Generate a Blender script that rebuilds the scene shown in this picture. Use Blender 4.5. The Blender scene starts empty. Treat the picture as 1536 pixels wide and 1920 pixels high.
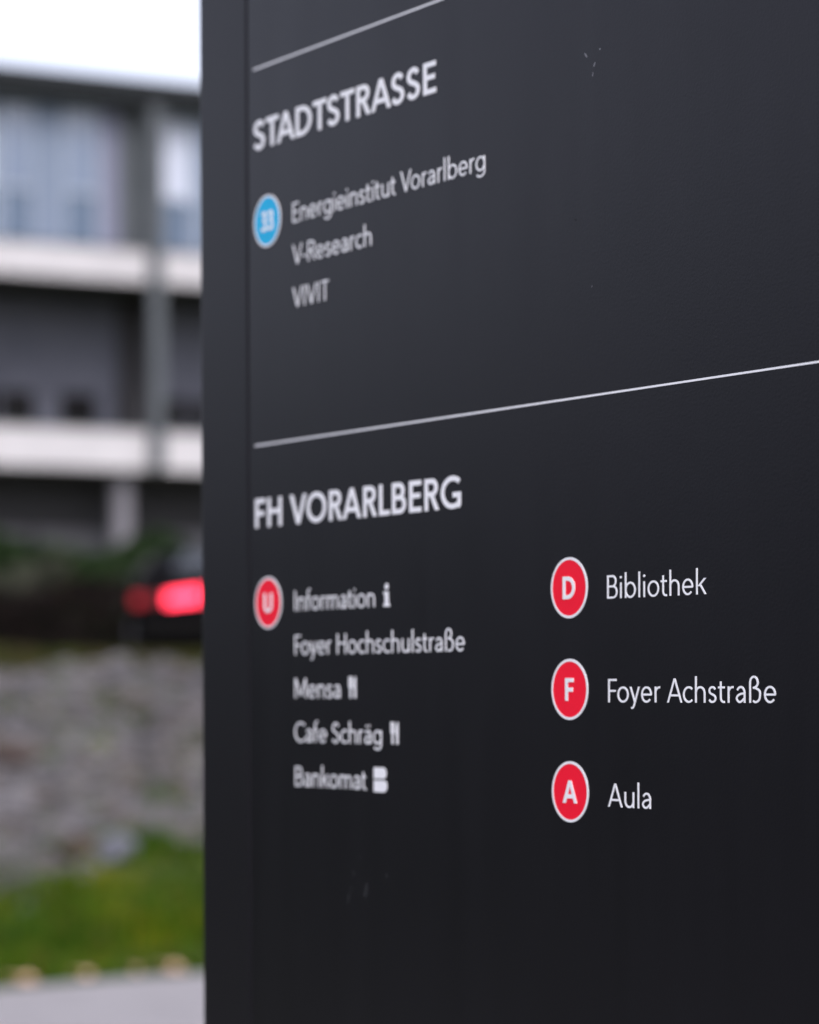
import bpy, bmesh, math, random
from mathutils import Vector, Matrix, geometry
R = math.radians
random.seed(7)
S = bpy.context.scene
COL = S.collection

# ------------------------------------------------------------------ camera
cam_d = bpy.data.cameras.new('camera')
cam = bpy.data.objects.new('camera', cam_d); COL.objects.link(cam)
cam.location = (0, 0, 1.55)
cam.rotation_euler = (R(90), 0.0042, 0)
cam_d.sensor_fit = 'HORIZONTAL'
cam_d.sensor_width = 25.14
cam_d.lens = 85.0
cam_d.shift_y = 0.214
cam_d.clip_start = 0.05
cam_d.clip_end = 4000
cam_d.dof.use_dof = True
cam_d.dof.focus_distance = 2.115
cam_d.dof.aperture_fstop = 3.7
S.camera = cam

# ------------------------------------------------------------------ light
SUN_EL, SUN_AZ = 48, 150            # azimuth clockwise from +Y
w = bpy.data.worlds.new("World"); S.world = w; w.use_nodes = True
nt = w.node_tree; nt.nodes.clear()
sky = nt.nodes.new('ShaderNodeTexSky'); sky.sky_type = 'NISHITA'; sky.sun_disc = False
sky.sun_elevation = R(SUN_EL); sky.sun_rotation = R(SUN_AZ)
sky.air_density = 1.0; sky.dust_density = 3.0; sky.ozone_density = 1.0
hs = nt.nodes.new('ShaderNodeHueSaturation'); hs.inputs['Saturation'].default_value = 0.42
bg = nt.nodes.new('ShaderNodeBackground'); bg.inputs['Strength'].default_value = 0.15
out = nt.nodes.new('ShaderNodeOutputWorld')
tn = nt.nodes.new('ShaderNodeMix'); tn.data_type = 'RGBA'; tn.blend_type = 'MULTIPLY'; tn.inputs[0].default_value = 1
tn.inputs[7].default_value = (1.0, .965, 1.035, 1)
nt.links.new(sky.outputs[0], hs.inputs['Color']); nt.links.new(hs.outputs[0], tn.inputs[6]); nt.links.new(tn.outputs[2], bg.inputs['Color'])
nt.links.new(bg.outputs[0], out.inputs['Surface'])
sd = bpy.data.lights.new('sun', 'SUN'); sd.energy = 0.5; sd.angle = R(14); sd.color = (1, .96, .91)
sun = bpy.data.objects.new('sun', sd); COL.objects.link(sun)
sv = Vector((math.sin(R(SUN_AZ)) * math.cos(R(SUN_EL)), math.cos(R(SUN_AZ)) * math.cos(R(SUN_EL)), math.sin(R(SUN_EL))))
sun.rotation_euler = (-sv).to_track_quat('-Z', 'Y').to_euler()
sun.location = sv * 50
S.view_settings.view_transform = 'Standard'; S.view_settings.look = 'None'
S.view_settings.exposure = 1.14; S.view_settings.gamma = 1.0
S.render.engine = 'CYCLES'
S.cycles.max_bounces = 8
S.cycles.use_denoising = True

# ------------------------------------------------------------------ helpers
def mat(name, col, rough=.6, spec=.5, metal=0.0, noise=None, bump=None, emit=None, island=None, coat=0):
    """noise = list of (scale, [(pos, colour)...], detail); bump = (scale, strength, distance)."""
    m = bpy.data.materials.new(name); m.use_nodes = True
    n = m.node_tree; p = n.nodes['Principled BSDF']
    p.inputs['Base Color'].default_value = (*col, 1)
    p.inputs['Roughness'].default_value = rough
    p.inputs['Specular IOR Level'].default_value = spec
    p.inputs['Metallic'].default_value = metal
    p.inputs['Coat Weight'].default_value = coat
    tc = n.nodes.new('ShaderNodeTexCoord')
    last = None
    if noise:
        for sc, stops, det in noise:
            t = n.nodes.new('ShaderNodeTexNoise'); t.inputs['Scale'].default_value = sc; t.inputs['Detail'].default_value = det
            n.links.new(tc.outputs['Object'], t.inputs['Vector'])
            r = n.nodes.new('ShaderNodeValToRGB'); cr = r.color_ramp
            while len(cr.elements) < len(stops): cr.elements.new(.5)
            for e, (ps, c) in zip(cr.elements, stops):
                e.position = ps; e.color = (*c, 1)
            n.links.new(t.outputs['Fac'], r.inputs['Fac'])
            if last is None: last = r.outputs['Color']
            else:
                mx = n.nodes.new('ShaderNodeMix'); mx.data_type = 'RGBA'; mx.blend_type = 'MULTIPLY'
                mx.inputs[0].default_value = 1.0
                n.links.new(last, mx.inputs[6]); n.links.new(r.outputs['Color'], mx.inputs[7]); last = mx.outputs[2]
    if island:
        g = n.nodes.new('ShaderNodeNewGeometry')
        r = n.nodes.new('ShaderNodeValToRGB'); cr = r.color_ramp
        while len(cr.elements) < len(island): cr.elements.new(.5)
        for e, (ps, c) in zip(cr.elements, island):
            e.position = ps; e.color = (*c, 1)
        n.links.new(g.outputs['Random Per Island'], r.inputs['Fac'])
        if last is None: last = r.outputs['Color']
        else:
            mx = n.nodes.new('ShaderNodeMix'); mx.data_type = 'RGBA'; mx.blend_type = 'MULTIPLY'; mx.inputs[0].default_value = 1.0
            n.links.new(last, mx.inputs[6]); n.links.new(r.outputs['Color'], mx.inputs[7]); last = mx.outputs[2]
    if last is not None: n.links.new(last, p.inputs['Base Color'])
    if bump:
        t = n.nodes.new('ShaderNodeTexNoise'); t.inputs['Scale'].default_value = bump[0]; t.inputs['Detail'].default_value = 3
        n.links.new(tc.outputs['Object'], t.inputs['Vector'])
        b = n.nodes.new('ShaderNodeBump'); b.inputs['Strength'].default_value = bump[1]; b.inputs['Distance'].default_value = bump[2]
        n.links.new(t.outputs['Fac'], b.inputs['Height']); n.links.new(b.outputs['Normal'], p.inputs['Normal'])
    if emit:
        p.inputs['Emission Color'].default_value = (*emit[0], 1); p.inputs['Emission Strength'].default_value = emit[1]
    return m

class MB:
    def __init__(s): s.v = []; s.f = []
    def add(s, vs, fs):
        o = len(s.v); s.v += [tuple(v) for v in vs]; s.f += [tuple(i + o for i in f) for f in fs]; return s
    def box(s, x0, x1, y0, y1, z0, z1):
        return s.add([(x0,y0,z0),(x1,y0,z0),(x1,y1,z0),(x0,y1,z0),(x0,y0,z1),(x1,y0,z1),(x1,y1,z1),(x0,y1,z1)],
                     [(0,3,2,1),(4,5,6,7),(0,1,5,4),(1,2,6,5),(2,3,7,6),(3,0,4,7)])
    def cyl(s, c, r, h, axis='z', n=32, r2=None):
        r2 = r if r2 is None else r2; vs = []
        for k, rr in ((0, r), (1, r2)):
            for i in range(n):
                a = 2*math.pi*i/n; p = (rr*math.cos(a), rr*math.sin(a), h*k)
                if axis == 'y': p = (p[0], p[2], p[1])
                if axis == 'x': p = (p[2], p[0], p[1])
                vs.append((c[0]+p[0], c[1]+p[1], c[2]+p[2]))
        return s.add(vs, [tuple(range(n))[::-1], tuple(range(n, 2*n))] + [(i, (i+1) % n, n+(i+1) % n, n+i) for i in range(n)])
    def build(s, name, m, parent=None, bevel=0, smooth=False, seg=2):
        me = bpy.data.meshes.new(name); me.from_pydata(s.v, [], s.f)
        bm = bmesh.new(); bm.from_mesh(me); bmesh.ops.recalc_face_normals(bm, faces=bm.faces); bm.to_mesh(me); bm.free()
        me.materials.append(m)
        if smooth:
            me.polygons.foreach_set('use_smooth', [True]*len(me.polygons))
        o = bpy.data.objects.new(name, me); COL.objects.link(o); o.parent = parent
        if bevel:
            b = o.modifiers.new('bevel', 'BEVEL'); b.width = bevel; b.segments = seg; b.limit_method = 'ANGLE'; b.angle_limit = R(40)
        return o

def tag(o, label=None, cat=None, group=None, kind=None):
    if label: o['label'] = label
    if cat: o['category'] = cat
    if group: o['group'] = group
    if kind: o['kind'] = kind
    return o
def empty(name, loc, rz=0):
    o = bpy.data.objects.new(name, None); COL.objects.link(o); o.location = loc; o.rotation_euler = (0, 0, rz)
    o.empty_display_size = .2
    return o

# ------------------------------------------------------------------ terrain
def smooth(t): t = max(0, min(1, t)); return t*t*(3-2*t)
def hash2(i, j):
    n = math.sin(i*127.1 + j*311.7) * 43758.5453; return n - math.floor(n)
def vnoise(x, y):
    i, j = math.floor(x), math.floor(y); u, v = smooth(x-i), smooth(y-j)
    return (hash2(i,j)*(1-u)+hash2(i+1,j)*u)*(1-v) + (hash2(i,j+1)*(1-u)+hash2(i+1,j+1)*u)*v
PLATEAU = 1.84
def ramp(y):
    if y < 15.8: return 0
    if y < 19:   return .40*((y-15.8)/3.2)**1.6
    if y < 26.3: return .40 + 1.44*smooth((y-19)/7.3)**.92
    return PLATEAU
def height(x, y):
    h = ramp(y)
    if 15 < y < 27.5:
        k = smooth((y-15)/3)*smooth((27.5-y)/1.5)
        h += k*(.16*(vnoise(x*.8, y*.8)-.5) + .07*(vnoise(x*2.3+9, y*2.3)-.5))
    return h

M_soil = mat('soil', (.05,.06,.02), .95, .2, noise=[(.6, [(.35,(.028,.045,.010)),(.6,(.05,.06,.018))], 4)])
xs = [-1500,-300,-80,-30,-16] + [-10+.3*i for i in range(54)] + [8,14,30,80,300,1500]
ys = [-1500,-300,-60,-20,-6,0,6,12,14.5] + [15+.3*i for i in range(44)] + [28.5,30,36,45,60,90,160,400,1500]
b = MB(); nx = len(xs)
b.add([(x, y, height(x, y)) for y in ys for x in xs],
      [(j*nx+i, j*nx+i+1, (j+1)*nx+i+1, (j+1)*nx+i) for j in range(len(ys)-1) for i in range(nx-1)])
g = b.build('ground', M_soil, smooth=True); tag(g, kind='structure')

# the path in the foreground and the road on top of the bank
M_path = mat('path_asphalt', (.36,.345,.355), .85, .3,
             noise=[(3, [(.3,(.245,.236,.242)),(.7,(.29,.279,.286))], 6), (160, [(.35,(.8,.8,.8)),(.65,(1,1,1))], 3)], bump=(220, .4, .003))
edge = [(-5.2,5.5),(-4.9,9),(-4.5,11.9),(-3.9,12.9),(-3.2,13.65),(-2.13,14.25),(-1.64,14.68),(-1.155,15.0),(-.6,15.2),(.4,15.3),(2,15.2),(5,14.8),(14,13.6)]
b = MB(); n = len(edge)
b.add([(x, y, .006) for x, y in edge] + [(x, -12, .006) for x, y in edge], [(n+i, n+i+1, i+1, i) for i in range(n-1)])
tag(b.build('path', M_path), kind='structure')
M_road = mat('road_asphalt', (.055,.055,.058), .85, .3, noise=[(20, [(.3,(.045,.045,.047)),(.7,(.065,.065,.068))], 6)])
b = MB(); b.add([(-60,29.5,PLATEAU+.012),(60,29.5,PLATEAU+.012),(60,37.2,PLATEAU+.012),(-60,37.2,PLATEAU+.012)], [(0,1,2,3)])
tag(b.build('road', M_road), kind='structure')

# gravel skin over the slope
def gravel_line(x): return 18.2 + .9*(vnoise(x*1.1+3, 4)-.5) + 2.4*smooth((x+2.75)/1.6)
M_gravel = mat('bank_gravel', (.25,.235,.24), .95, .25,
    noise=[(1.6, [(.28,(.06,.065,.035)),(.42,(.09,.083,.085)),(.6,(.105,.098,.102)),(.78,(.09,.075,.065))], 5),
           (9, [(.3,(.6,.6,.6)),(.55,(1,1,1))], 6)], bump=(14, 1, .06))
gx = [-9+.2*i for i in range(76)]; b = MB(); J = 34
for x in gx:
    y0 = gravel_line(x)
    for j in range(J):
        y = y0 + (25.1-y0)*j/(J-1)
        b.v.append((x, y, height(x, y) + .02 + (.05*(vnoise(x*4, y*4)-.3) if 0 < j < J-1 else -.015)))
for i in range(len(gx)-1):
    for j in range(J-1):
        b.f.append((i*J+j, (i+1)*J+j, (i+1)*J+j+1, i*J+j+1))
tag(b.build('gravel_bank', M_gravel, smooth=True), kind='structure')

# loose stones over the slope: too many to count
ico = bmesh.new(); bmesh.ops.create_icosphere(ico, subdivisions=1, radius=1)
IV = [v.co.copy() for v in ico.verts]; IF = [tuple(v.index for v in f.verts) for f in ico.faces]; ico.free()
def stone(b, x, y, z, r, rnd):
    sc = (r*rnd.uniform(.8,1.4), r*rnd.uniform(.7,1.2), r*rnd.uniform(.4,.8)); a = rnd.uniform(0, 6.28); c, s_ = math.cos(a), math.sin(a)
    vs = []
    for v in IV:
        k = rnd.uniform(.8, 1.15); X, Y, Z = v.x*sc[0]*k, v.y*sc[1]*k, v.z*sc[2]*k
        vs.append((x+X*c-Y*s_, y+X*s_+Y*c, z+Z))
    b.add(vs, IF)
rnd = random.Random(3); b = MB()
for i in range(14000):
    x = rnd.uniform(-6, 5); y = rnd.uniform(17.2, 25.1)
    if y < gravel_line(x)-.3+rnd.gauss(0, .4): continue
    if vnoise(x*1.5+20, y*1.5) < .3 and rnd.random() < .6: continue
    stone(b, x, y, height(x, y)+.02, min(.2, .032+abs(rnd.gauss(0, .045))), rnd)
M_stone = mat('loose_stone', (.3,.3,.3), .9, .3, noise=[(1.5, [(.32,(.50,.52,.38)),(.45,(1,1.0,.98)),(.54,(.66,.66,.66)),(.68,(1.25,1.25,1.22))], 2.5)], island=[(0,(.036,.034,.036)),(.25,(.072,.069,.072)),(.5,(.104,.099,.105)),(.72,(.145,.138,.146)),(.86,(.075,.060,.050)),(1,(.115,.109,.10))])
tag(b.build('stones', M_stone), 'loose grey stones covering the sloping bank', 'stones', kind='stuff')

# a few boulders
def boulder(x, y, r, col, label, seed):
    rn = random.Random(seed); bm = bmesh.new(); bmesh.ops.create_icosphere(bm, subdivisions=3, radius=1)
    for v in bm.verts:
        n_ = vnoise(v.co.x*1.7+seed, v.co.y*1.7+v.co.z*2.1)
        v.co *= .8+.45*n_
        v.co.x *= r*1.1; v.co.y *= r*.9; v.co.z *= r*.75
    me = bpy.data.meshes.new('boulder'); bm.to_mesh(me); bm.free()
    me.materials.append(mat('boulder_stone', col, .9, .3, noise=[(9, [(.3,tuple(c*.75 for c in col)),(.7,tuple(c*1.2 for c in col))], 5)], bump=(18,.8,.03)))
    o = bpy.data.objects.new('boulder', me); COL.objects.link(o); o.location = (x, y, height(x, y)+r*.35); o.rotation_euler.z = rn.uniform(0, 6)
    tag(o, label, 'boulder', 'boulders on the stony bank')
boulder(-2.00, 18.75, .15, (.105,.108,.132), 'pale bluish grey boulder at the top of the grass', 1)
boulder(-2.24, 18.75, .15, (.06,.043,.035), 'brown boulder beside the pale one above the grass', 2)
boulder(-3.14, 21.9, .17, (.05,.037,.032), 'reddish brown boulder high on the left of the bank', 5)

# grass: verge blades plus tufts climbing the slope and fringing its top
def blade(b, x, y, z, h, rnd, wd=.006):
    a = rnd.uniform(0, 6.28); dx, dy = math.cos(a), math.sin(a); l = rnd.uniform(.1, .7)*h; t = rnd.uniform(0, 6.28)
    lx, ly = math.cos(t)*l, math.sin(t)*l
    b.add([(x-dx*wd, y-dy*wd, z), (x+dx*wd, y+dy*wd, z), (x+dx*wd*.7+lx*.4, y+dy*wd*.7+ly*.4, z+h*.6), (x-dx*wd*.7+lx*.4, y-dy*wd*.7+ly*.4, z+h*.6), (x+lx, y+ly, z+h)],
          [(0,1,2,3), (3,2,4)])
def edge_y(x):
    for (xa, ya), (xb, yb) in zip(edge, edge[1:]):
        if xa <= x <= xb: return ya+(yb-ya)*(x-xa)/(xb-xa)
    return 14
rnd = random.Random(11); b = MB()
for i in range(95000):
    x = rnd.uniform(-4.6, 4.0); y = rnd.uniform(13.2, 20.6)
    if y < edge_y(x)+.02+rnd.random()*.12: continue
    lim = gravel_line(x)
    if y > lim + rnd.gauss(0, .22) + .9*(vnoise(x*2.6+7, y*1.3)-.55) + abs(rnd.gauss(0, .5))*smooth((x+2.6)/1.2): continue
    k = vnoise(x*2.2, y*2.2)
    blade(b, x, y, height(x, y)-.01, (.03+.19*k*k)*rnd.uniform(.6, 1.4), rnd, .007)
for i in range(900):                       # tufts on the slope
    x = rnd.uniform(-5, 1); y = rnd.uniform(18.5, 26)
    if rnd.random() > .10+.9*smooth((x+2.5)/1.3)*smooth((24-y)/4) + (.45 if vnoise(x*1.5+20, y*1.5) < .33 else 0): continue
    for j in range(16):
        xx, yy = x+rnd.gauss(0,.05), y+rnd.gauss(0,.05); blade(b, xx, yy, height(xx, yy), rnd.uniform(.05,.14), rnd, .007)
M_grass = mat('grass_blade', (.06,.1,.02), .75, .08, noise=[(1.5, [(.32,(.45,.62,.6)),(.45,(1.1,1.1,1)),(.54,(.68,.82,.8)),(.66,(2.1,1.55,.9))], 3)], island=[(0,(.014,.044,.002)),(.35,(.029,.080,.003)),(.7,(.056,.102,.004)),(.88,(.092,.100,.006)),(1,(.13,.095,.03))])
tag(b.build('grass', M_grass), 'green grass on the verge at the foot of the stony bank', 'grass', kind='stuff')

b = MB()
for i in range(34000):                     # fringe on the lip
    x = rnd.uniform(-6.5, 5.5); y = rnd.uniform(24.75, 28.4)
    blade(b, x, y, height(x, y), rnd.uniform(.03,.10), rnd, .012)
M_sedge = mat('olive_sedge', (.03,.03,.012), .8, .08, island=[(0,(.020,.024,.006)),(.5,(.032,.036,.010)),(.85,(.05,.046,.016)),(1,(.09,.065,.03))])
tag(b.build('rough_grass', M_sedge), 'dark olive rough grass along the top edge of the bank', 'grass', kind='stuff')

# fallen leaves on the path edge
M_leaf = mat('dry_leaf', (.6,.4,.25), .7, .3, noise=[(30, [(.3,(.52,.31,.18)),(.7,(.66,.46,.31))], 3)])
def leaf(x, y, r, rz, label):
    b = MB(); N = 9; top = []
    prof = [0,.35,.62,.85,1,.9,.7,.35,0]
    for i in range(N):
        t = i/(N-1)*2-1
        for s_ in (-1, 0, 1):
            b.v.append((t*r*1.25, s_*prof[i]*r*.62*(1+.12*math.sin(i*2.1)), abs(s_)*.35*r*prof[i] + .22*r*t*t + .012*math.sin(i*1.7)))
    for i in range(N-1):
        for s_ in (0, 1):
            b.f.append((i*3+s_, (i+1)*3+s_, (i+1)*3+s_+1, i*3+s_+1))
    o = b.build('fallen_leaf', M_leaf, smooth=True)
    sm = o.modifiers.new('thick', 'SOLIDIFY'); sm.thickness = .003
    st = MB().cyl((-r*1.25-.07, 0, .02), .003, .075, 'x', 6).build('leaf_stalk', M_leaf, o)
    o.location = (x, y, .012); o.rotation_euler = (R(-62), R(8), rz)
    o.location.z = .03 + r*.35
    tag(o, label, 'leaf', 'fallen leaves along the grass edge')
leaf(-1.985, 14.30, .045, .3, 'orange fallen leaf nearest the left end of the path edge')
leaf(-1.70, 14.58, .038, 1.0, 'pale orange fallen leaf against the grass, second from the left')
leaf(-1.47, 14.83, .026, -.5, 'dull brown fallen leaf, smallest along the grass edge')
leaf(-1.27, 14.84, .047, -.2, 'orange fallen leaf on the path edge closest to the sign')

# ------------------------------------------------------------------ foliage things
def leaves_mesh(name, m, pts, size, rnd, parent):
    b = MB()
    for p in pts:
        a, t = rnd.uniform(0, 6.28), rnd.uniform(-.9, .9); s = size*rnd.uniform(.6, 1.3)
        u = Vector((math.cos(a), math.sin(a), t*.6))*s; v = Vector((-math.sin(a)*t, math.cos(a)*t, 1-.4*abs(t)))*s*.5
        b.add([p-u, p+v*.9, p+u, p-v], [(0,1,2,3)])
    return b.build(name, m, parent)
M_hedge = mat('hedge_leaf', (.03,.05,.02), .7, .12, island=[(0,(.009,.020,.007)),(.5,(.016,.035,.010)),(1,(.029,.050,.016))])
M_dark = mat('barberry_leaf', (.03,.02,.018), .8, .1, island=[(0,(.006,.005,.005)),(.6,(.011,.009,.008)),(1,(.022,.012,.010))])
M_pale = mat('olive_leaf', (.12,.13,.09), .7, .25, island=[(0,(.03,.034,.02)),(.6,(.055,.06,.04)),(1,(.09,.094,.066))])
M_wood = mat('bark', (.08,.06,.045), .9, .2, noise=[(12, [(.3,(.05,.04,.03)),(.7,(.1,.08,.06))], 4)])
def hedge(name, label, cat, loc, L, D, H, m, count, seed, leaf=.07, lump=.25, group=None, rz=0):
    root = empty(name, loc, rz); rn = random.Random(seed); pts = []
    for i in range(count):
        x = rn.uniform(-L/2, L/2); y = rn.uniform(-D/2, D/2); z = rn.uniform(.03, 1)
        k = H*(1-lump*.6+lump*vnoise((x+loc[0])*1.1+seed, seed*3.1)*1.2)
        q = rn.random()
        if q < .45: y = -D/2*(1+.25*(vnoise(x*1.7+seed, z*3)-.5)) + abs(rn.gauss(0, .07))
        elif q < .7: z = 1-abs(rn.gauss(0, .05))
        e = 1-.35*max(0, abs(y)/(D/2)-.5)*z
        pts.append(Vector((x+rn.gauss(0,.03), y*(1-.12*z), z*k*e + rn.gauss(0,.03))))
    pts = [p for p in pts if p.z > 0.02]
    leaves_mesh('foliage', m, pts, leaf, rn, root)
    nst = max(2, int(L/.8))
    for i in range(nst):
        x = -L/2+L*(i+.5)/nst
        MB().cyl((x, 0, -.05), .035, H*.7, 'z', 8, .015).build('stem', M_wood, root)
    tag(root, label, cat, group)
hedge('hedge', 'dark green clipped hedge in front of the office ground floor', 'hedge', (-1.6, 40.2, PLATEAU), 13.0, 1.1, 1.72, M_hedge, 33000, 21, .075, .45)
hedge('hedge', 'low dark reddish brown hedge along the far kerb, below the green one', 'hedge', (-5.2, 38.6, PLATEAU), 7.2, .8, 1.15, M_dark, 13000, 22, .06, .3)
hedge('hedge', 'tall dark hedge added out of view left of the lawn to darken the reflection in the sign', 'hedge', (-10.5, 8.0, 0), 20, 1.4, 3.1, M_hedge, 26000, 31, .12, .15, None, R(90))  # added unseen object: its dark mirror image deepens the lower sign face
def shrub(label, loc, rx, H, m, count, seed, leaf):
    root = empty('shrub', loc); rn = random.Random(seed); pts = []
    cl = [(rn.gauss(0, rx*.45), rn.gauss(0, rx*.4), H*rn.uniform(.35, .82), rx*rn.uniform(.28, .5)) for _ in range(14)]
    for i in range(count):
        cx, cy, cz, cr = rn.choice(cl); d = Vector((rn.gauss(0,1), rn.gauss(0,1), rn.gauss(0,1))).normalized()*cr*rn.uniform(.55, 1.05)
        p = Vector((cx, cy, cz)) + d
        if p.z > .03: pts.append(p)
    leaves_mesh('foliage', m, pts, leaf, rn, root)
    for k in range(5):
        a = k*1.3; b = MB(); q = cl[k]
        N = 7; top = Vector(q[:3]); o = Vector((.06*math.cos(a), .06*math.sin(a), -.05))
        for zc, rr in ((o, .03), ((o+top)/2+Vector((0,0,.08)), .02), (top, .008)):
            b.v += [(zc.x+rr*math.cos(6.283*i/N), zc.y+rr*math.sin(6.283*i/N), zc.z) for i in range(N)]
        for l in (0, 1):
            for i in range(N): b.f.append((l*N+i, l*N+(i+1) % N, (l+1)*N+(i+1) % N, (l+1)*N+i))
        b.build('stem', M_wood, root, smooth=True)
    tag(root, label, 'shrub')
shrub('loose pale olive shrub left of the green hedge', (-5.55, 39.2, PLATEAU), .62, 1.85, M_pale, 3600, 23, .055)

# ------------------------------------------------------------------ office building
TH2 = math.atan(1.913)
bld = empty('office_building', (-5.838, 52.0, 0), R(90)-TH2)
tag(bld, 'grey three storey office block with white balcony bands and glazed upper floors', 'building')
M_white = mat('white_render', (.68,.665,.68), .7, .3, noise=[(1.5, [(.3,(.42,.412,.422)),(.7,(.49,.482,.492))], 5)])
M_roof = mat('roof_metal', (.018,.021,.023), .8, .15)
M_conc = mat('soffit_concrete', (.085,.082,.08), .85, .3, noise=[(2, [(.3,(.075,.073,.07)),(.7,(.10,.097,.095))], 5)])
M_colm = mat('column_paint', (.08,.09,.098), .6, .2, noise=[(2, [(.3,(.070,.080,.088)),(.7,(.088,.098,.107))], 4)])
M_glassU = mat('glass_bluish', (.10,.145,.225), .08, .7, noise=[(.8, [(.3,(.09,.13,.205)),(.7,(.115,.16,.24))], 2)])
M_glassD = mat('glass_dark', (.004,.004,.005), .3, .1)
M_frameU = mat('pale_panel', (.145,.185,.255), .5, .3)
M_mull = mat('pale_mullion', (.27,.32,.39), .5, .3)
M_frameP = mat('mauve_panel', (.16,.17,.235), .6, .3)
M_panel = mat('grey_panel', (.088,.092,.115), .7, .2, noise=[(1.2, [(.3,(.078,.083,.105)),(.7,(.098,.103,.128))], 3)])
M_gcol = mat('column_plaster', (.175,.17,.19), .8, .3)
M_gpan = mat('ground_cladding', (.085,.085,.095), .7, .2)
M_skyglare = mat('painted_sky_glare', (.47,.51,.60), .8, .3)  # pale tone imitating bright sky reflected in the glass
M_core = mat('interior_wall', (.025,.025,.028), .8, .3)
A0, A1 = -15.0, 21.0; DP = 12.0; UP = .95
MB().box(A0, A1, 1.42-UP, DP, 9.262, 12.555).build('wall', M_core, bld)
MB().box(A0, A1, 2.21, DP, 5.69, 9.25).build('wall', M_core, bld)
MB().box(A0, A1, 1.42, DP, 1.7, 5.687).build('wall', M_core, bld)
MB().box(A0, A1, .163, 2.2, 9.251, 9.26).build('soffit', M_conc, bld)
r_ = MB().box(A0-.5, A1+.5, -.20, DP+.4, 12.56, 12.97).build('roof', M_roof, bld, .04)
MB().box(A0-.56, A1+.56, -.26, -.202, 12.9, 13.04).build('gutter', M_roof, r_, .01)
for z0, z1 in ((9.23, 9.84), (5.68, 6.42)):
    o = MB().box(A0, A1, -.02, .16, z0, z1).build('balcony_band', M_white, bld, .015)
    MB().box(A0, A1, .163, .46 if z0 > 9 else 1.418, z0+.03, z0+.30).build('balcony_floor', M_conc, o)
    mb = MB()
    mb.box(A0, A1, -.05, .19, z1+.004, z1+.034)
    mb.build('coping', M_colm, o)
def window(a0, a1, z0, z1, split, gl_top, gl_bot, sky_glare_panel=False):
    a0 -= .33; a1 -= .33
    f = MB(); t = .07; y0, y1 = 1.30-UP, 1.40-UP
    f.box(a0, a0+t, y0, y1, z0, z1); f.box(a1-t, a1, y0, y1, z0, z1)
    f.box(a0+t, a1-t, y0, y1, z0, z0+t); f.box(a0+t, a1-t, y0, y1, z1-t, z1); f.box(a0+t, a1-t, y0, y1, split-t/2, split+t/2)
    w_ = f.build('window', M_mull, bld)
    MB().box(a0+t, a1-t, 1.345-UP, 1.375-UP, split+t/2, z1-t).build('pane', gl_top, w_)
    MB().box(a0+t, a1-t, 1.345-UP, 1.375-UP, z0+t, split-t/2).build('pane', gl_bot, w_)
    if sky_glare_panel: MB().box(a0+t+.01, a1-t-.01, 1.315-UP, 1.335-UP, split+.0, z1-t-.1).build('sky_glare_panel', M_skyglare, w_)  # pale sheet before the upper pane, painted as its sky reflection
def mid_pane(a0, a1):
    f = MB().box(a0, a1, 2.06, 2.2, 6.0, 6.55).build('window_sill', M_panel, bld)
    MB().box(a0, a1, 2.10, 2.2, 6.553, 7.30).build('pane', M_glassD, f)
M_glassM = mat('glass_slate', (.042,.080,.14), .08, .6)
for k in range(-4, 5):
    c = 1.25+4*k
    if not (A0+.5 < c < A1-.5): continue
    MB().box(c-.23, c+.05, -.18, -.055, PLATEAU+3.845, 12.55).build('column', M_colm, bld, .02)
    p_ = MB()
    p_.box(c-.63, c+.06, 1.25-UP, 1.418-UP, 9.55, 12.552).build('pier', M_colm, bld)
    MB().box(c-.02, c+.60, 1.95, 2.205, 6.0, 9.2).build('pier', M_core, bld)
    if c+4.0 < A1: MB().box(c+.62, c+3.95, 2.0, 2.2, 7.303, 9.19).build('wall_panel', M_panel, bld)
    MB().cyl((c-.56, .55, 1.8), .20, 3.87, 'z', 28).build('ground_column', M_gcol, bld, smooth=False)
    for (w0, w1, glare) in ((.40, 1.2, True), (1.3, 2.0, False), (2.53, 3.28, False)):
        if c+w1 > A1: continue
        window(c+w0, c+w1, 9.58, 12.55, 10.92, M_glassU, M_glassM, glare)
        mid_pane(c+w0+.24, c+w1+.24)
    for (w0, w1, m1) in ((1.2, 1.3, M_frameU), (2.0, 2.53, M_frameU), (3.28, 3.68, M_frameP)):
        if c+w1 > A1: continue
        MB().box(c+w0-.33, c+w1-.33, 1.32-UP, 1.415-UP, 9.55, 12.55).build('wall_panel', m1, bld)
        MB().box(c+w0+.25, c+w1+.23, 2.02, 2.2, 6.0, 7.30).build('wall_panel', M_panel, bld)
    for (w0, w1) in ((.1, 1.9), (2.0, 3.8)):
        if c+w1 > A1: continue
        MB().box(c+w0, c+w1, 1.36, 1.41, 1.95, 4.6).build('ground_panel', M_gpan, bld)

# ------------------------------------------------------------------ parked car (seen from behind at the end of the road)
M_paint = mat('dark_car_paint', (.002,.0018,.0022), .5, .04)
M_cglass = mat('car_glass', (.03,.035,.04), .04, 1.0)
M_tyre = mat('tyre_rubber', (.012,.012,.012), .85, .3)
M_rim = mat('wheel_rim', (.3,.3,.31), .35, .5, .8)
M_trim = mat('black_trim', (.003,.003,.003), .7, .06)
M_brake = mat('lit_brake_lamp', (.3,.004,.008), .4, .2, emit=((1.0,.038,.082), 3.2))
M_tail = mat('tail_lamp', (.22,.008,.014), .4, .2, emit=((1.0,.03,.06), .12))
M_lens = mat('unlit_red_lens', (.10,.006,.008), .4, .2)
car = empty('parked_car', (-2.47, 33.4, PLATEAU+.012), R(4))
tag(car, 'dark parked car with its red brake lamp lit, beyond the stony bank', 'car')
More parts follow.
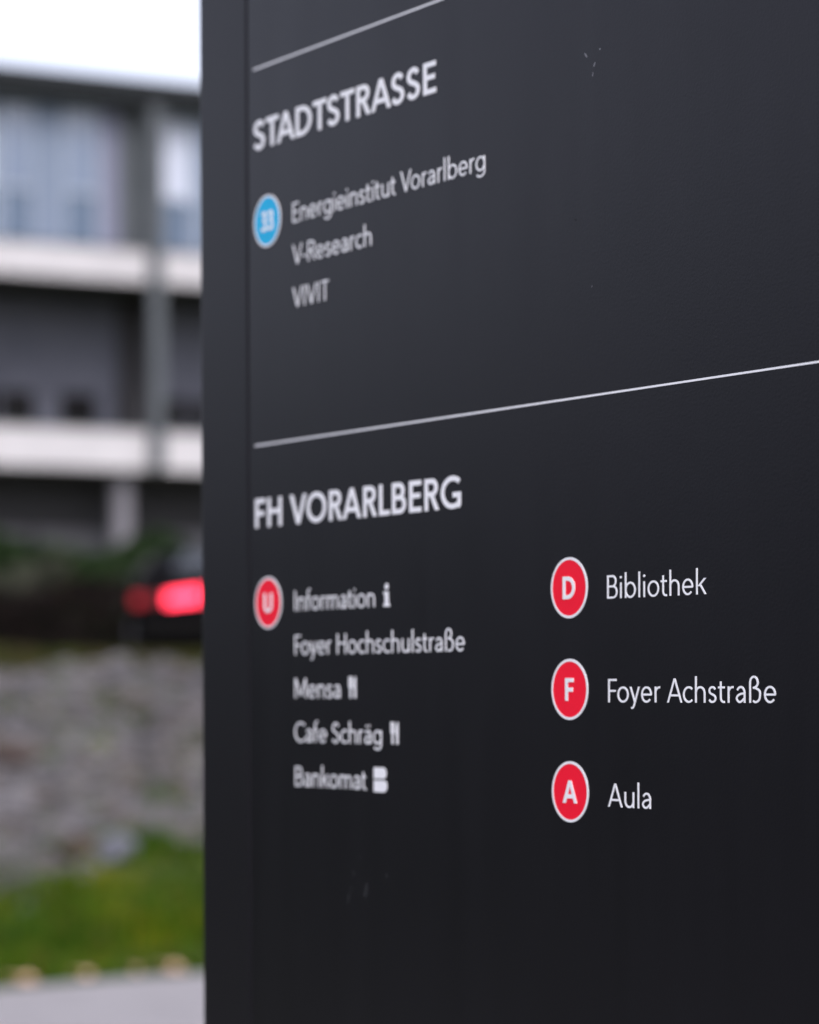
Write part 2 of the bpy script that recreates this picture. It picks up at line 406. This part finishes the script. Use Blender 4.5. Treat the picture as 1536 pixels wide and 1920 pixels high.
# local: +y = forward (away), x across, rear bumper at y=0
ST = [ # y, bottom, belt, top, half width at belt, half width at top
 (0.00,.34,.80,.86,.74,.60),(.06,.26,.93,1.02,.84,.70),(.18,.22,.96,1.12,.88,.66),(.50,.20,.97,1.36,.895,.56),(.9,.20,.96,1.42,.90,.56),
 (1.7,.20,.94,1.44,.90,.57),(2.3,.20,.93,1.40,.90,.57),(2.75,.20,.93,1.22,.90,.66),(3.1,.20,.93,.99,.895,.74),(3.6,.20,.86,.90,.88,.72),(4.05,.24,.74,.78,.82,.62),(4.22,.34,.62,.66,.70,.50)]
def sect(s):
    y, zb, belt, top, wb, wt = s
    h = [(0,zb),(wb*.86,zb),(wb*.985,zb+.12),(wb,(zb+belt)/2),(wb*.97,belt),(wt+.02,top-.05),(wt-.08,top-.005),(0,top)]
    return [Vector((x, y, z)) for x, z in h] + [Vector((-x, y, z)) for x, z in h[-2:0:-1]]
rings = [sect(s) for s in ST]; b = MB(); N = len(rings[0])
for r0 in rings: b.v += [tuple(p) for p in r0]
for i in range(len(rings)-1):
    for j in range(N): b.f.append((i*N+j, i*N+(j+1) % N, (i+1)*N+(j+1) % N, (i+1)*N+j))
b.f.append(tuple(range(N))[::-1]); b.f.append(tuple(range((len(rings)-1)*N, len(rings)*N)))
b.build('body', M_paint, car, .02, True)
def patch(name, m, q, off=.006, th=.006, par=None):
    q = [Vector(p) for p in q]; n_ = (q[1]-q[0]).cross(q[3]-q[0]).normalized()
    cen = sum(q, Vector())/4
    if n_.dot(cen-Vector((0, 2.0, .7))) < 0: n_ = -n_
    b = MB(); b.add([p+n_*off for p in q]+[p+n_*(off+th) for p in q], [(0,1,2,3),(4,5,6,7),(0,1,5,4),(1,2,6,5),(2,3,7,6),(3,0,4,7)])
    return b.build(name, m, par or car)
def lerp(a, c, t): return a+(c-a)*t
# rear window between stations 2 and 3, windscreen between 6 and 8
patch('rear_window', M_cglass, [(-.40,.16,1.10),(.40,.16,1.10),(.24,.47,1.33),(-.24,.47,1.33)], .02, .01)
patch('windscreen', M_cglass, [(-.66,3.05,1.03),(.66,3.05,1.03),(.54,2.38,1.37),(-.54,2.38,1.37)], .02, .01)
for s in (-1, 1):
    for ya, yb, ia, ib in ((.62,1.45,3,5),(1.52,2.5,5,6)):
        wb = .885
        patch('side_window', M_cglass, [(s*.865,ya,1.0),(s*.865,yb+.25*(ya>1),1.0),(s*.64,yb,1.33),(s*.64,ya+.12,1.33)], .012, .008)
    for yw in (.78, 3.35):
        t = MB().cyl((s*.80-.1, yw, .315), .315, .2, 'x', 32).build('wheel', M_tyre, car, .03)
        MB().cyl((s*.905-.01, yw, .315), .2, .02, 'x', 24).build('rim', M_rim, t, .006)
    x0, x1, z0, z1 = s*.035, s*.46, .75, .70
    tl = MB(); tl.add([(x0,-.035,z0),(x1,-.035,z1),(x1,.12,z1),(x0,.12,z0),(x0,-.015,z0+.15),(x1,-.015,z1+.14),(x1,.12,z1+.14),(x0,.12,z0+.15)],
           [(0,3,2,1),(4,5,6,7),(0,1,5,4),(1,2,6,5),(2,3,7,6),(3,0,4,7)])
    tl.build('brake_lamp', M_brake, car, .012)
    x0, x1 = sorted((s*.72, s*.86)); MB().box(x0, x1, -.012, .16, .69, .83).build('tail_lamp', M_tail, car, .02)
    x0, x1 = sorted((s*.47, s*.71)); MB().box(x0, x1, -.02, .12, .71, .83).build('lamp_lens', M_lens, car, .012)
    patch('door_mirror', M_trim, [(s*.93,2.42,.98),(s*1.06,2.42,.98),(s*1.06,2.42,1.10),(s*.93,2.42,1.10)], .0, .07)
MB().box(-.80,.80,-.05,.05,.28,.52).build('bumper', M_trim, car, .03)

# ------------------------------------------------------------------ wayfinding sign
sgn = empty('wayfinding_sign', (.1315, 2.27, 0), math.atan2(-5193, 3419))   # local x along the face, -y out of it
tag(sgn, 'tall anthracite wayfinding sign with white German lettering and round markers', 'sign')
M_sign = mat('anthracite_powder_coat', (.0055,.0050,.0066), .36, .27, noise=[(5, [(.3,(.0050,.0046,.0060)),(.7,(.0060,.0055,.0072))], 6)], bump=(420, .16, .0006))
M_rail = mat('anthracite_rail', (.0056,.0050,.0064), .42, .25, bump=(420, .16, .0006))
n_ = M_sign.node_tree                                   # rain-streaked sheen: the gloss varies, not the colour
tc_ = n_.nodes.new('ShaderNodeTexCoord'); mp_ = n_.nodes.new('ShaderNodeMapping'); mp_.inputs['Scale'].default_value = (26, 1, 2.2)
no_ = n_.nodes.new('ShaderNodeTexNoise'); no_.inputs['Scale'].default_value = 1.0; no_.inputs['Detail'].default_value = 5
mr_ = n_.nodes.new('ShaderNodeMapRange'); mr_.inputs['From Min'].default_value = .3; mr_.inputs['From Max'].default_value = .7
mr_.inputs['To Min'].default_value = .345; mr_.inputs['To Max'].default_value = .385
n_.links.new(tc_.outputs['Object'], mp_.inputs[0]); n_.links.new(mp_.outputs[0], no_.inputs['Vector']); n_.links.new(no_.outputs['Fac'], mr_.inputs[0])
n_.links.new(mr_.outputs[0], n_.nodes['Principled BSDF'].inputs['Roughness'])
for m_ in (M_sign, M_rail): m_.node_tree.nodes['Principled BSDF'].inputs['Specular Tint'].default_value = (.93, .91, 1, 1)
M_gap = mat('sign_core', (.004,.004,.004), .8, .2)
M_ink = mat('white_vinyl', (.90,.90,.905), .5, .5)
M_line = mat('divider_white', (.88,.88,.89), .5, .5)
M_red = mat('red_vinyl', (.95,.006,.032), .5, .2)
M_blue = mat('blue_vinyl', (.008,.44,.74), .5, .2)
M_scuff = mat('pale_scuff', (.20,.20,.22), .8, .2)
M_scuff2 = mat('faint_smear', (.012,.012,.0135), .55, .35)
ZB, ZT = .14, 2.46
MB().box(-.5215, .5215, 0, .004, ZB, ZT).build('panel', M_sign, sgn, .0008)
MB().box(-.6200, -.5240, 0, .120, ZB, ZT).build('side_rail', M_rail, sgn, .0035, seg=3)
MB().box(.5240, .619, 0, .120, ZB, ZT).build('side_rail', M_rail, sgn, .0035, seg=3)
MB().box(-.5235, .5235, .0105, .110, ZB+.004, ZT-.004).build('core', M_gap, sgn)
MB().box(-.5215, .5215, .116, .120, ZB, ZT).build('back_panel', M_sign, sgn, .0008)
MB().box(-.622, .622, -.003, .123, ZT+.001, ZT+.016).build('top_cap', M_rail, sgn, .002)
MB().box(-.57, .57, .02, .10, .008, ZB-.001).build('plinth', M_gap, sgn, .003)
MB().box(-.64, .64, -.06, .18, .0065, .0185).build('base_plate', M_rail, sgn, .003)

# ---- lettering: a stroke alphabet, unit = cap height
XH, ASC, DSC = .665, 1.085, -.27
class Glyph:
    def __init__(s, w): s.p = []; s.h = w/2; s.y = w*(.5 if w < .13 else .55)
    def S(s, pts, closed=False):
        k = s.h/s.y; P = []
        for x, y in pts:
            q = Vector((x, y*k))
            if not P or (q-P[-1]).length > 1e-4: P.append(q)
        if closed and (P[0]-P[-1]).length < 1e-4: P.pop()
        n = len(P); L, Q = [], []
        for i in range(n):
            a = P[i-1] if (i or closed) else None; c = P[(i+1) % n] if (i < n-1 or closed) else None
            if a is None: d = (c-P[i]).normalized(); m = Vector((-d.y, d.x)); f = 1
            elif c is None: d = (P[i]-a).normalized(); m = Vector((-d.y, d.x)); f = 1
            else:
                d0 = (P[i]-a).normalized(); d1 = (c-P[i]).normalized()
                n0 = Vector((-d0.y, d0.x)); n1 = Vector((-d1.y, d1.x)); m = (n0+n1)
                m = m.normalized() if m.length > 1e-5 else n0; f = 1/max(.4, m.dot(n0))
            L.append(P[i]+m*s.h*f); Q.append(P[i]-m*s.h*f)
        for i in range(n if closed else n-1):
            j = (i+1) % n
            s.p.append([(q.x, q.y/k) for q in (L[i], L[j], Q[j], Q[i])])
        return s
    def D(s, x0, y0, x1, y1, f=1.0):              # diagonal with level cuts, f scales the weight
        dx, dy = x1-x0, y1-y0; hw = s.h*f*math.hypot(dx, dy)/abs(dy)
        s.p.append([(x0-hw, y0), (x0+hw, y0), (x1+hw, y1), (x1-hw, y1)]); return s
    def E(s, cx, cy, rx, ry, n=26): return s.S([(cx+rx*math.cos(2*math.pi*i/n), cy+ry*math.sin(2*math.pi*i/n)) for i in range(n)], True)
    def dot(s, cx, cy, r, n=14): s.p.append([(cx+r*math.cos(2*math.pi*i/n), cy+r*1.0*math.sin(2*math.pi*i/n)) for i in range(n)]); return s
def arc(cx, cy, rx, ry, a0, a1, n=12):
    return [(cx+rx*math.cos(R(a0+(a1-a0)*i/n)), cy+ry*math.sin(R(a0+(a1-a0)*i/n))) for i in range(n+1)]
def spl(pts, n=6):
    P = [Vector(p) for p in pts]; P = [P[0]*2-P[1]] + P + [P[-1]*2-P[-2]]; o = []
    for i in range(1, len(P)-2):
        a, b_, c, d = P[i-1:i+3]
        for j in range(n):
            t = j/n
            q = .5*((2*b_)+(c-a)*t+(2*a-5*b_+4*c-d)*t*t+(3*b_-a-3*c+d)*t**3); o.append((q.x, q.y))
    o.append((P[-2].x, P[-2].y)); return o
ESS = [(.90,.845),(.72,.965),(.46,1),(.17,.92),(.06,.755),(.19,.60),(.5,.51),(.82,.405),(.95,.245),(.83,.075),(.52,0),(.22,.04),(.04,.16)]
def glyph(ch, w):
    g = Glyph(w); h, y = g.h, g.y; ov = .012; wt = w-.12      # extra width for bold
    lsb = rsb = .095-.2*wt
    W = .3
    if ch == ' ': return [], .34
    if ch in 'ill': pass
    if ch == 'i': W = w; g.S([(h,0),(h,XH)]); g.dot(h, XH+.225, h*1.32)
    elif ch == 'l': W = w; g.S([(h,0),(h,ASC)])
    elif ch in 'nhmru':
        top = ASC if ch == 'h' else XH
        if ch in 'nh':
            W = .56; ry = .25; cy = XH-y-ry+ov; g.S([(h,0),(h,top)]); g.S([(h,cy-.05)]+arc(W/2, cy, W/2-h, ry, 180, 0, 16)+[(W-h,0)])
        elif ch == 'm':
            W = .93; ry = .24; cy = XH-y-ry+ov; g.S([(h,0),(h,XH)]); q = (W-w)/2
            for x in (h, h+q): g.S([(x,cy-.05)]+arc(x+q/2, cy, q/2, ry, 180, 0, 16)+[(x+q,0)])
        elif ch == 'u':
            W = .56; ry = .25; cy = y+ry-ov; g.S([(W-h,0),(W-h,XH)]); g.S([(h,XH)]+arc(W/2, cy, W/2-h, ry, 180, 360, 16)+[(W-h,cy+.05)])
        else:
            W = .33; rsb = .03; ry = .24; cy = XH-y-ry+ov; g.S([(h,0),(h,XH)]); g.S([(h,cy-.05)]+arc(h+.235, cy, .235, ry, 180, 84, 10))
    elif ch in 'bog':
        W = .64
        if ch == 'o': W = .66; lsb = rsb = .065
        g.E(W/2, XH/2, W/2-h, XH/2-y+ov)
        if ch == 'b': g.S([(h,0),(h,ASC)]); rsb = .065
        if ch == 'g':
            lsb = .065; cy = -.04
            g.S([(W-h,XH),(W-h,cy)]+arc(W/2, cy, W/2-h, .215, 0, -148, 16))
    elif ch == 'c': W = .52; lsb, rsb = .065, .045; g.S(arc(.32, XH/2, .32-h, XH/2-y+ov, 48, 312, 22))
    elif ch == 'e': W = .61; lsb = rsb = .065; g.S([(W-h, XH*.5-.01)]+arc(W/2, XH/2, W/2-h, XH/2-y+ov, 3, 318, 26)); g.S([(h,XH*.5),(W-h*.6,XH*.5)])
    elif ch == 's':
        W = .44; lsb = rsb = .06; g.S(spl([(h*.8+(W-w*.8)*a, y-ov+(XH-2*y+2*ov)*b_) for a, b_ in ESS]))
    elif ch in 'aä':
        W = .50; lsb = .07; r = W-h
        g.S(spl([(.075,XH-.155),(.16,XH-y-.02),(.27,XH-y+ov),(.38,XH-y-.03)], 5)+[(r-.012,XH-.18),(r,XH-.26),(r,0)])
        g.S(spl([(r,.385),(.25,.355),(.11,.29),(h,.185),(.10,.08),(.21,y-ov),(.33,.085),(r,.2)], 5))
        if ch == 'ä':
            for x in (.15, .37): g.dot(x, XH+.20, h*1.2)
    elif ch == 'f':
        W = .36; lsb, rsb = .03, .02; x = .14; g.S([(x,0),(x,.86)]+arc(x+.18, .86, .18, ASC-.86-y+.01, 180, 80, 10)[1:]); g.S([(0,XH-y),(.34,XH-y)])
    elif ch == 't':
        W = .36; lsb, rsb = .03, .05; x = .14; g.S([(x,XH+.2),(x,.19)]+arc(x+.17, .19, .17, .19-y+ov, 180, 285, 10)[1:]); g.S([(0,XH-y),(.345,XH-y)])
    elif ch == 'k':
        W = .56; rsb = .01; g.S([(h,0),(h,ASC)]); g.D(.13,.335,W-h*1.3,XH); g.D(.22,.42,W-h,0)
    elif ch == 'y':
        W = .58; lsb = rsb = .02; g.D(h*1.05,XH,W/2+.012,.0); a = (W-h*1.05, XH); e = (W/2-.045,-.125)
        g.D(a[0],a[1],e[0]+.015,e[1]+.04); g.S(spl([(e[0]+.02,e[1]+.05),(e[0]-.02,-.17),(e[0]-.075,-.225),(e[0]-.16,-.235)], 5))
    elif ch == 'ß':
        W = .60; g.S([(h,0),(h,.80)]+arc(h+.2, .80, .2, ASC-.80-y, 180, 0, 14)[1:]+spl([(h+.395,.76),(h+.33,.66),(h+.19,.60)], 5))
        g.S(spl([(h+.15,.605),(h+.30,.585),(W-h-.03,.48),(W-h,.31),(W-h-.05,.12),(h+.30,y-ov),(h+.15,.075)], 6))
    elif ch == '-': W = .3; lsb = rsb = .06; g.S([(0,.33),(W,.33)])
    elif ch == 'A':
        W = .86+.4*wt; lsb = rsb = .0; g.D(h*1.1,0,W/2,1); g.D(W-h*1.1,0,W/2,1); t = .30; g.S([(W/2*t,t),(W-W/2*t,t)])
    elif ch == 'V': W = .82+.4*wt; lsb = rsb = .0; g.D(h*1.1,1,W/2,0); g.D(W-h*1.1,1,W/2,0)
    elif ch == 'B':
        W = .62; rsb = .06; r = .24
        g.S([(h,0),(h,1)]); g.S([(h,1-y),(W-.06-r,1-y)]+arc(W-.06-r,.76-y/2,r-h,.24-y/2,90,-90,14)+[(h,.52)])
        g.S([(h,.52),(W-.26,.52)]+arc(W-.26,.26+y/2,.26-h,.26-y/2,90,-90,14)+[(h,y)])
    elif ch == 'C': W = .80; lsb, rsb = .06, .04; g.S(arc(.5,.5,.5-h,.5-y+ov,47,313,30))
    elif ch == 'D':
        W = .75; rsb = .06; g.S([(h,0),(h,1)]); g.S([(h,1-y),(W-.46,1-y)]+arc(W-.46,.5,.46-h,.5-y,90,-90,22)+[(h,y)])
    elif ch == 'E':
        W = .52+.3*wt; rsb = .06; g.S([(h,0),(h,1)])
        for yy, x in ((1-y,W-.01),(.52,W-.045),(y,W)): g.S([(h,yy),(x,yy)])
    elif ch == 'F':
        W = .50+.3*wt; rsb = .03; g.S([(h,0),(h,1)])
        for yy, x in ((1-y,W),(.49,W-.05)): g.S([(h,yy),(x,yy)])
    elif ch == 'G':
        W = .85; lsb = .06; g.S(arc(.5,.5,.5-h,.5-y+ov,48,300,30)+[(W-h-.02,.10),(W-h,.13)]); g.S([(W-h,.085),(W-h,.50)]); g.S([(.50,.50-y),(W-h,.50-y)])
    elif ch == 'H': W = .72; g.S([(h,0),(h,1)]); g.S([(W-h,0),(W-h,1)]); g.S([(h,.53),(W-h,.53)])
    elif ch == 'I': W = w; lsb = rsb = .115-.2*wt; g.S([(h,0),(h,1)])
    elif ch == 'L': W = .47+.3*wt; rsb = .02; g.S([(h,0),(h,1)]); g.S([(h,y),(W,y)])
    elif ch == 'M': W = .92; g.S([(h,0),(h,1)]); g.S([(W-h,0),(W-h,1)]); g.D(h*1.2,1,W/2,.12); g.D(W-h*1.2,1,W/2,.12)
    elif ch == 'O': W = .96; lsb = rsb = .06; g.E(W/2,.5,W/2-h,.5-y+ov,36)
    elif ch == 'R':
        W = .63; rsb = .015; r = .25; g.S([(h,0),(h,1)]); g.S([(h,1-y),(W-.06-r,1-y)]+arc(W-.06-r,.755-y/2,r-h,.245-y/2,90,-90,14)+[(h,.51)]); g.D(W-h*1.25,0,W*.46,.51)
    elif ch == 'S': W = .56; lsb = rsb = .05; g.S(spl([(h*.8+(W-w*.8)*a, y-ov+(1-2*y+2*ov)*b_) for a, b_ in ESS]))
    elif ch == 'T': W = .62; lsb = rsb = .015; g.S([(W/2,0),(W/2,1)]); g.S([(0,1-y),(W,1-y)])
    elif ch == 'U': W = .70; g.S([(h,1)]+arc(W/2,.32,W/2-h,.32-y+ov,180,360,20)+[(W-h,1)])
    elif ch == '3':
        W = .56; lsb = rsb = .05
        g.S(spl([(.10,1-y-.04),(.27,1-y+ov),(.43,.92-y*.4),(.45,.74),(.36,.58),(.2,.54)], 5)); g.S(spl([(.2,.54),(.39,.49),(W-h,.29),(.44,.09),(.25,y-ov),(.04,.11)], 5))
    return g.p, (lsb, W, rsb)
CACHE = {}
def union(polys):
    vs, fs = [], []
    for p in polys:
        a = sum(p[i][0]*p[(i+1) % len(p)][1]-p[(i+1) % len(p)][0]*p[i][1] for i in range(len(p)))
        if a < 0: p = p[::-1]
        o = len(vs); vs += [Vector(q) for q in p]; fs.append(list(range(o, o+len(p))))
    V, Ed, F, _, _, of = geometry.delaunay_2d_cdt(vs, [], fs, 0, 1e-5)
    def inside(x, y):
        for p in polys:
            k = False
            for i in range(len(p)):
                (xa, ya), (xb, yb) = p[i-1], p[i]
                if (ya > y) != (yb > y) and x < (xb-xa)*(y-ya)/(yb-ya)+xa: k = not k
            if k: return True
        return False
    F = [f for f in F if inside(sum(V[i].x for i in f)/len(f), sum(V[i].y for i in f)/len(f))]
    return [(v.x, v.y) for v in V], F
def flat(b, V, F, x0, z0, sx, sz, yb, yf):
    """a union of triangles as a thin solid between local depths yb (on the panel) and yf (its face)"""
    cnt = {}
    for f in F:
        for i in range(len(f)):
            e = (f[i], f[(i+1) % len(f)]); k = tuple(sorted(e)); cnt.setdefault(k, []).append(e)
    n = len(V); vs = [(x0+x*sx, yf, z0+y*sz) for x, y in V] + [(x0+x*sx, yb, z0+y*sz) for x, y in V]
    fs = [tuple(f) for f in F]
    for es in cnt.values():
        if len(es) == 1: i, j = es[0]; fs.append((j, i, n+i, n+j))
    b.add(vs, fs)
def build_flat(b, name, m, parent):
    me = bpy.data.meshes.new(name); me.from_pydata(b.v, [], b.f); me.materials.append(m)
    bm = bmesh.new(); bm.from_mesh(me)
    loose = [v for v in bm.verts if not v.link_faces]; bmesh.ops.delete(bm, geom=loose, context='VERTS')
    bm.to_mesh(me); bm.free()
    o = bpy.data.objects.new(name, me); COL.objects.link(o); o.parent = parent; return o
KERN = {('V','o'):-.07,('V','O'):-.05,('F','o'):-.04,('T','A'):-.10,('A','D'):-.03,('T','R'):.0,('R','A'):.0,('A','S'):-.03,('R','L'):.0,('r','a'):-.0,('T','S'):-.02,('A','V'):-.1,('V','I'):.02,('A','R'):.02,('A','c'):-.02,('o','y'):-.02,('S','T'):-.01,('I','V'):.02,('I','T'):.04,('V','-'):-.04,('F','H'):.02,('A','u'):.02}
def layout(text, wt):
    x = 0; out_ = []; prev = None
    for ch in text:
        x += KERN.get((prev, ch), 0)
        key = (ch, wt)
        if key not in CACHE:
            p, m_ = glyph(ch, wt); CACHE[key] = (union(p) if p else None, m_)
        uf, m_ = CACHE[key]
        if uf is None: x += m_
        else:
            l, W, r = m_; out_.append((x+l, uf)); x += l+W+r
        prev = ch
    l0 = CACHE[(text[0], wt)][1][0]; r0 = CACHE[(text[-1], wt)][1][2]
    return out_, l0, x-l0-r0
def lettering(name, text, u0, u1, v, cap, wt, parent, m=None, yb=0.0, yf=-.0004):
    L, l0, Wd = layout(text, wt); nchar = len(text); tr = 0
    sx = (u1-u0)/(Wd*cap)
    b = MB()
    for x, (V, F) in L: flat(b, V, F, u0+(x-l0)*cap*sx, v, cap*sx, cap, yb, yf)
    return build_flat(b, name, m or M_ink, parent)
REG, BOLD = .085, .146
lettering('heading', 'STADTSTRASSE', -.5105, -.1925, 2.0725, .0282, BOLD, sgn)
lettering('heading', 'FH VORARLBERG', -.5105, -.1565, 1.7055, .0282, BOLD, sgn)
for text, u0, u1, v in (('Energieinstitut Vorarlberg', -.4375, -.1180, 1.9925), ('V-Research', -.4380, -.2990, 1.9525), ('VIVIT', -.4380, -.3730, 1.9118),
        ('Information', -.4370, -.2960, 1.6232), ('Foyer Hochschulstraße', -.4370, -.1520, 1.5812), ('Mensa', -.4370, -.3555, 1.5402),
        ('Cafe Schräg', -.4378, -.2850, 1.4985), ('Bankomat', -.4370, -.3115, 1.4565),
        ('Bibliothek', .0510, .1755, 1.6205), ('Foyer Achstraße', .0518, .2560, 1.5372), ('Aula', .0510, .1062, 1.4533)):
    lettering('text_line', text, u0, u1, v, .0188, REG, sgn)
# divider lines
for v in (2.1518, 1.7857):
    MB().box(-.5105, .5105, -.0004, 0, v-.0008, v+.0008).build('divider_line', M_line, sgn)
# round markers
def marker(u, v, text, m, lab=None):
    n = 72; r0, r1 = .0229, .0250
    d = MB().cyl((u, -.0004, v), r0+.0004, .0004, 'y', n).build('round_marker', m, sgn)
    if lab: d['label'] = lab
    b = MB(); vs = []
    for yy in (-.0006, 0):
        for r in (r0, r1): vs += [(u+r*math.cos(2*math.pi*i/n), yy, v+r*math.sin(2*math.pi*i/n)) for i in range(n)]
    fs = []
    for i in range(n):
        j = (i+1) % n; fs += [(i, j, n+j, n+i), (n+i, n+j, 3*n+j, 3*n+i), (j, i, 2*n+i, 2*n+j)]
    b.add(vs, fs); b.build('rim', M_ink, d)
    cap = .0186; _, _, Wd = layout(text, .165); ww = Wd*cap*(1.0 if text == '33' else 1.2)
    lettering('letter', text, u-ww/2, u+ww/2, v-cap/2, cap, .165, d, None, -.0004, -.0009)
marker(-.4850, 2.0011, '33', M_blue, 'blue marker with the number 33')
for u, v, t in ((-.4862, 1.6322, 'U'), (0, 1.6310, 'D'), (.0002, 1.5477, 'F'), (.0003, 1.4638, 'A')):
    marker(u, v, t, M_red, 'red marker with the letter '+t)
# pictograms
def poly(b, pts, u, v, yf=-.0004):
    V, F = union([pts] if isinstance(pts[0], tuple) else pts); flat(b, V, F, u, v, .001, .001, 0, yf)
def cutlery(u, v):
    b = MB(); H = 20
    fork = [[(0.4,12),(1.9,12),(1.9,H),(0.4,H)], [(2.8,12),(4.3,12),(4.3,H),(2.8,H)], [(5.2,12),(6.7,12),(6.7,H),(5.2,H)],
            [(.4,10.4),(6.7,10.4),(6.7,12.6),(.4,12.6)], [(1.2,9.4),(5.9,9.4),(6.7,10.5),(.4,10.5)], [(2.2,0),(4.9,0),(4.9,9.6),(2.2,9.6)]]
    knife = [[(10,0),(13,0),(13,9),(10,9)], [(8.9,8.2),(13,8.2),(13,H),(11.2,H-.6),(9.6,H-3),(8.9,H-7)]]
    poly(b, fork+knife, u, v); build_flat(b, 'cutlery_symbol', M_ink, sgn)
cutlery(-.3413, 1.5402); cutlery(-.2705, 1.4988)
b = MB(); poly(b, [[(3,0),(9,0),(9,0.01),(9,13.5),(3,13.5)], [(0.8,0),(11.2,0),(11.2,2.6),(.8,2.6)], [(.8,11.2),(8,11.2),(8,13.5),(.8,13.5)], [(6+2.9*math.cos(i*.3927), 18+2.9*math.sin(i*.3927)) for i in range(16)]], -.2818, 1.6230)
build_flat(b, 'information_symbol', M_ink, sgn)
def lobe(z0, z1, rt, rb, W=22.0):
    p = [(0,z0)]
    p += [(W-rb+rb*math.sin(a), z0+rb-rb*math.cos(a)) for a in [i*math.pi/16 for i in range(9)]]
    p += [(W-rt+rt*math.cos(a), z1-rt+rt*math.sin(a)) for a in [i*math.pi/16 for i in range(9)]]
    return p+[(0,z1)]
b = MB(); poly(b, [lobe(0, 10.6, 4.2, 5.2)], -.2985, 1.4550); poly(b, [lobe(12.2, 22.4, 5.2, 4.2, 20.8)], -.2985, 1.4550)
build_flat(b, 'bank_machine_symbol', M_ink, sgn)
# scuffs and specks on the powder coat
rn = random.Random(4)
def scuff(u, v, l, wd, ang, m):
    b = MB(); pts = []
    for i in range(11):
        a = 2*math.pi*i/11; k = rn.uniform(.65, 1.1); x, z = l/2*math.cos(a)*k, wd/2*math.sin(a)*k
        pts.append((x*math.cos(ang)-z*math.sin(ang), x*math.sin(ang)+z*math.cos(ang)))
    poly(b, [pts], u, v, -.00012); build_flat(b, 'scuff', m, sgn)
for u, v, l, wd, a in ((.0255,2.0625,6.5,1.7,-.9),(.0368,2.0532,4.5,1.8,1.0),(.0440,2.0640,2.2,1.6,0),(.0345,2.0455,4,1.1,1.4),(.0320,1.8741,1.3,1.1,0)):
    scuff(u, v, l, wd, a, M_scuff)
for u, v, l, wd, a in ((-.3430,1.3560,15,3.2,1.3),(-.3380,1.3640,4.5,4,0),(-.3130,1.3640,14,7,1.2),(-.2781,1.3798,5,4.5,.4),(-.3340,1.3790,5,4,0),(-.3230,1.3940,5,3.5,0)):
    scuff(u, v, l, wd, a, M_scuff2)
scuff(.0108, 1.9311, 2.2, 2.0, 0, M_gap)
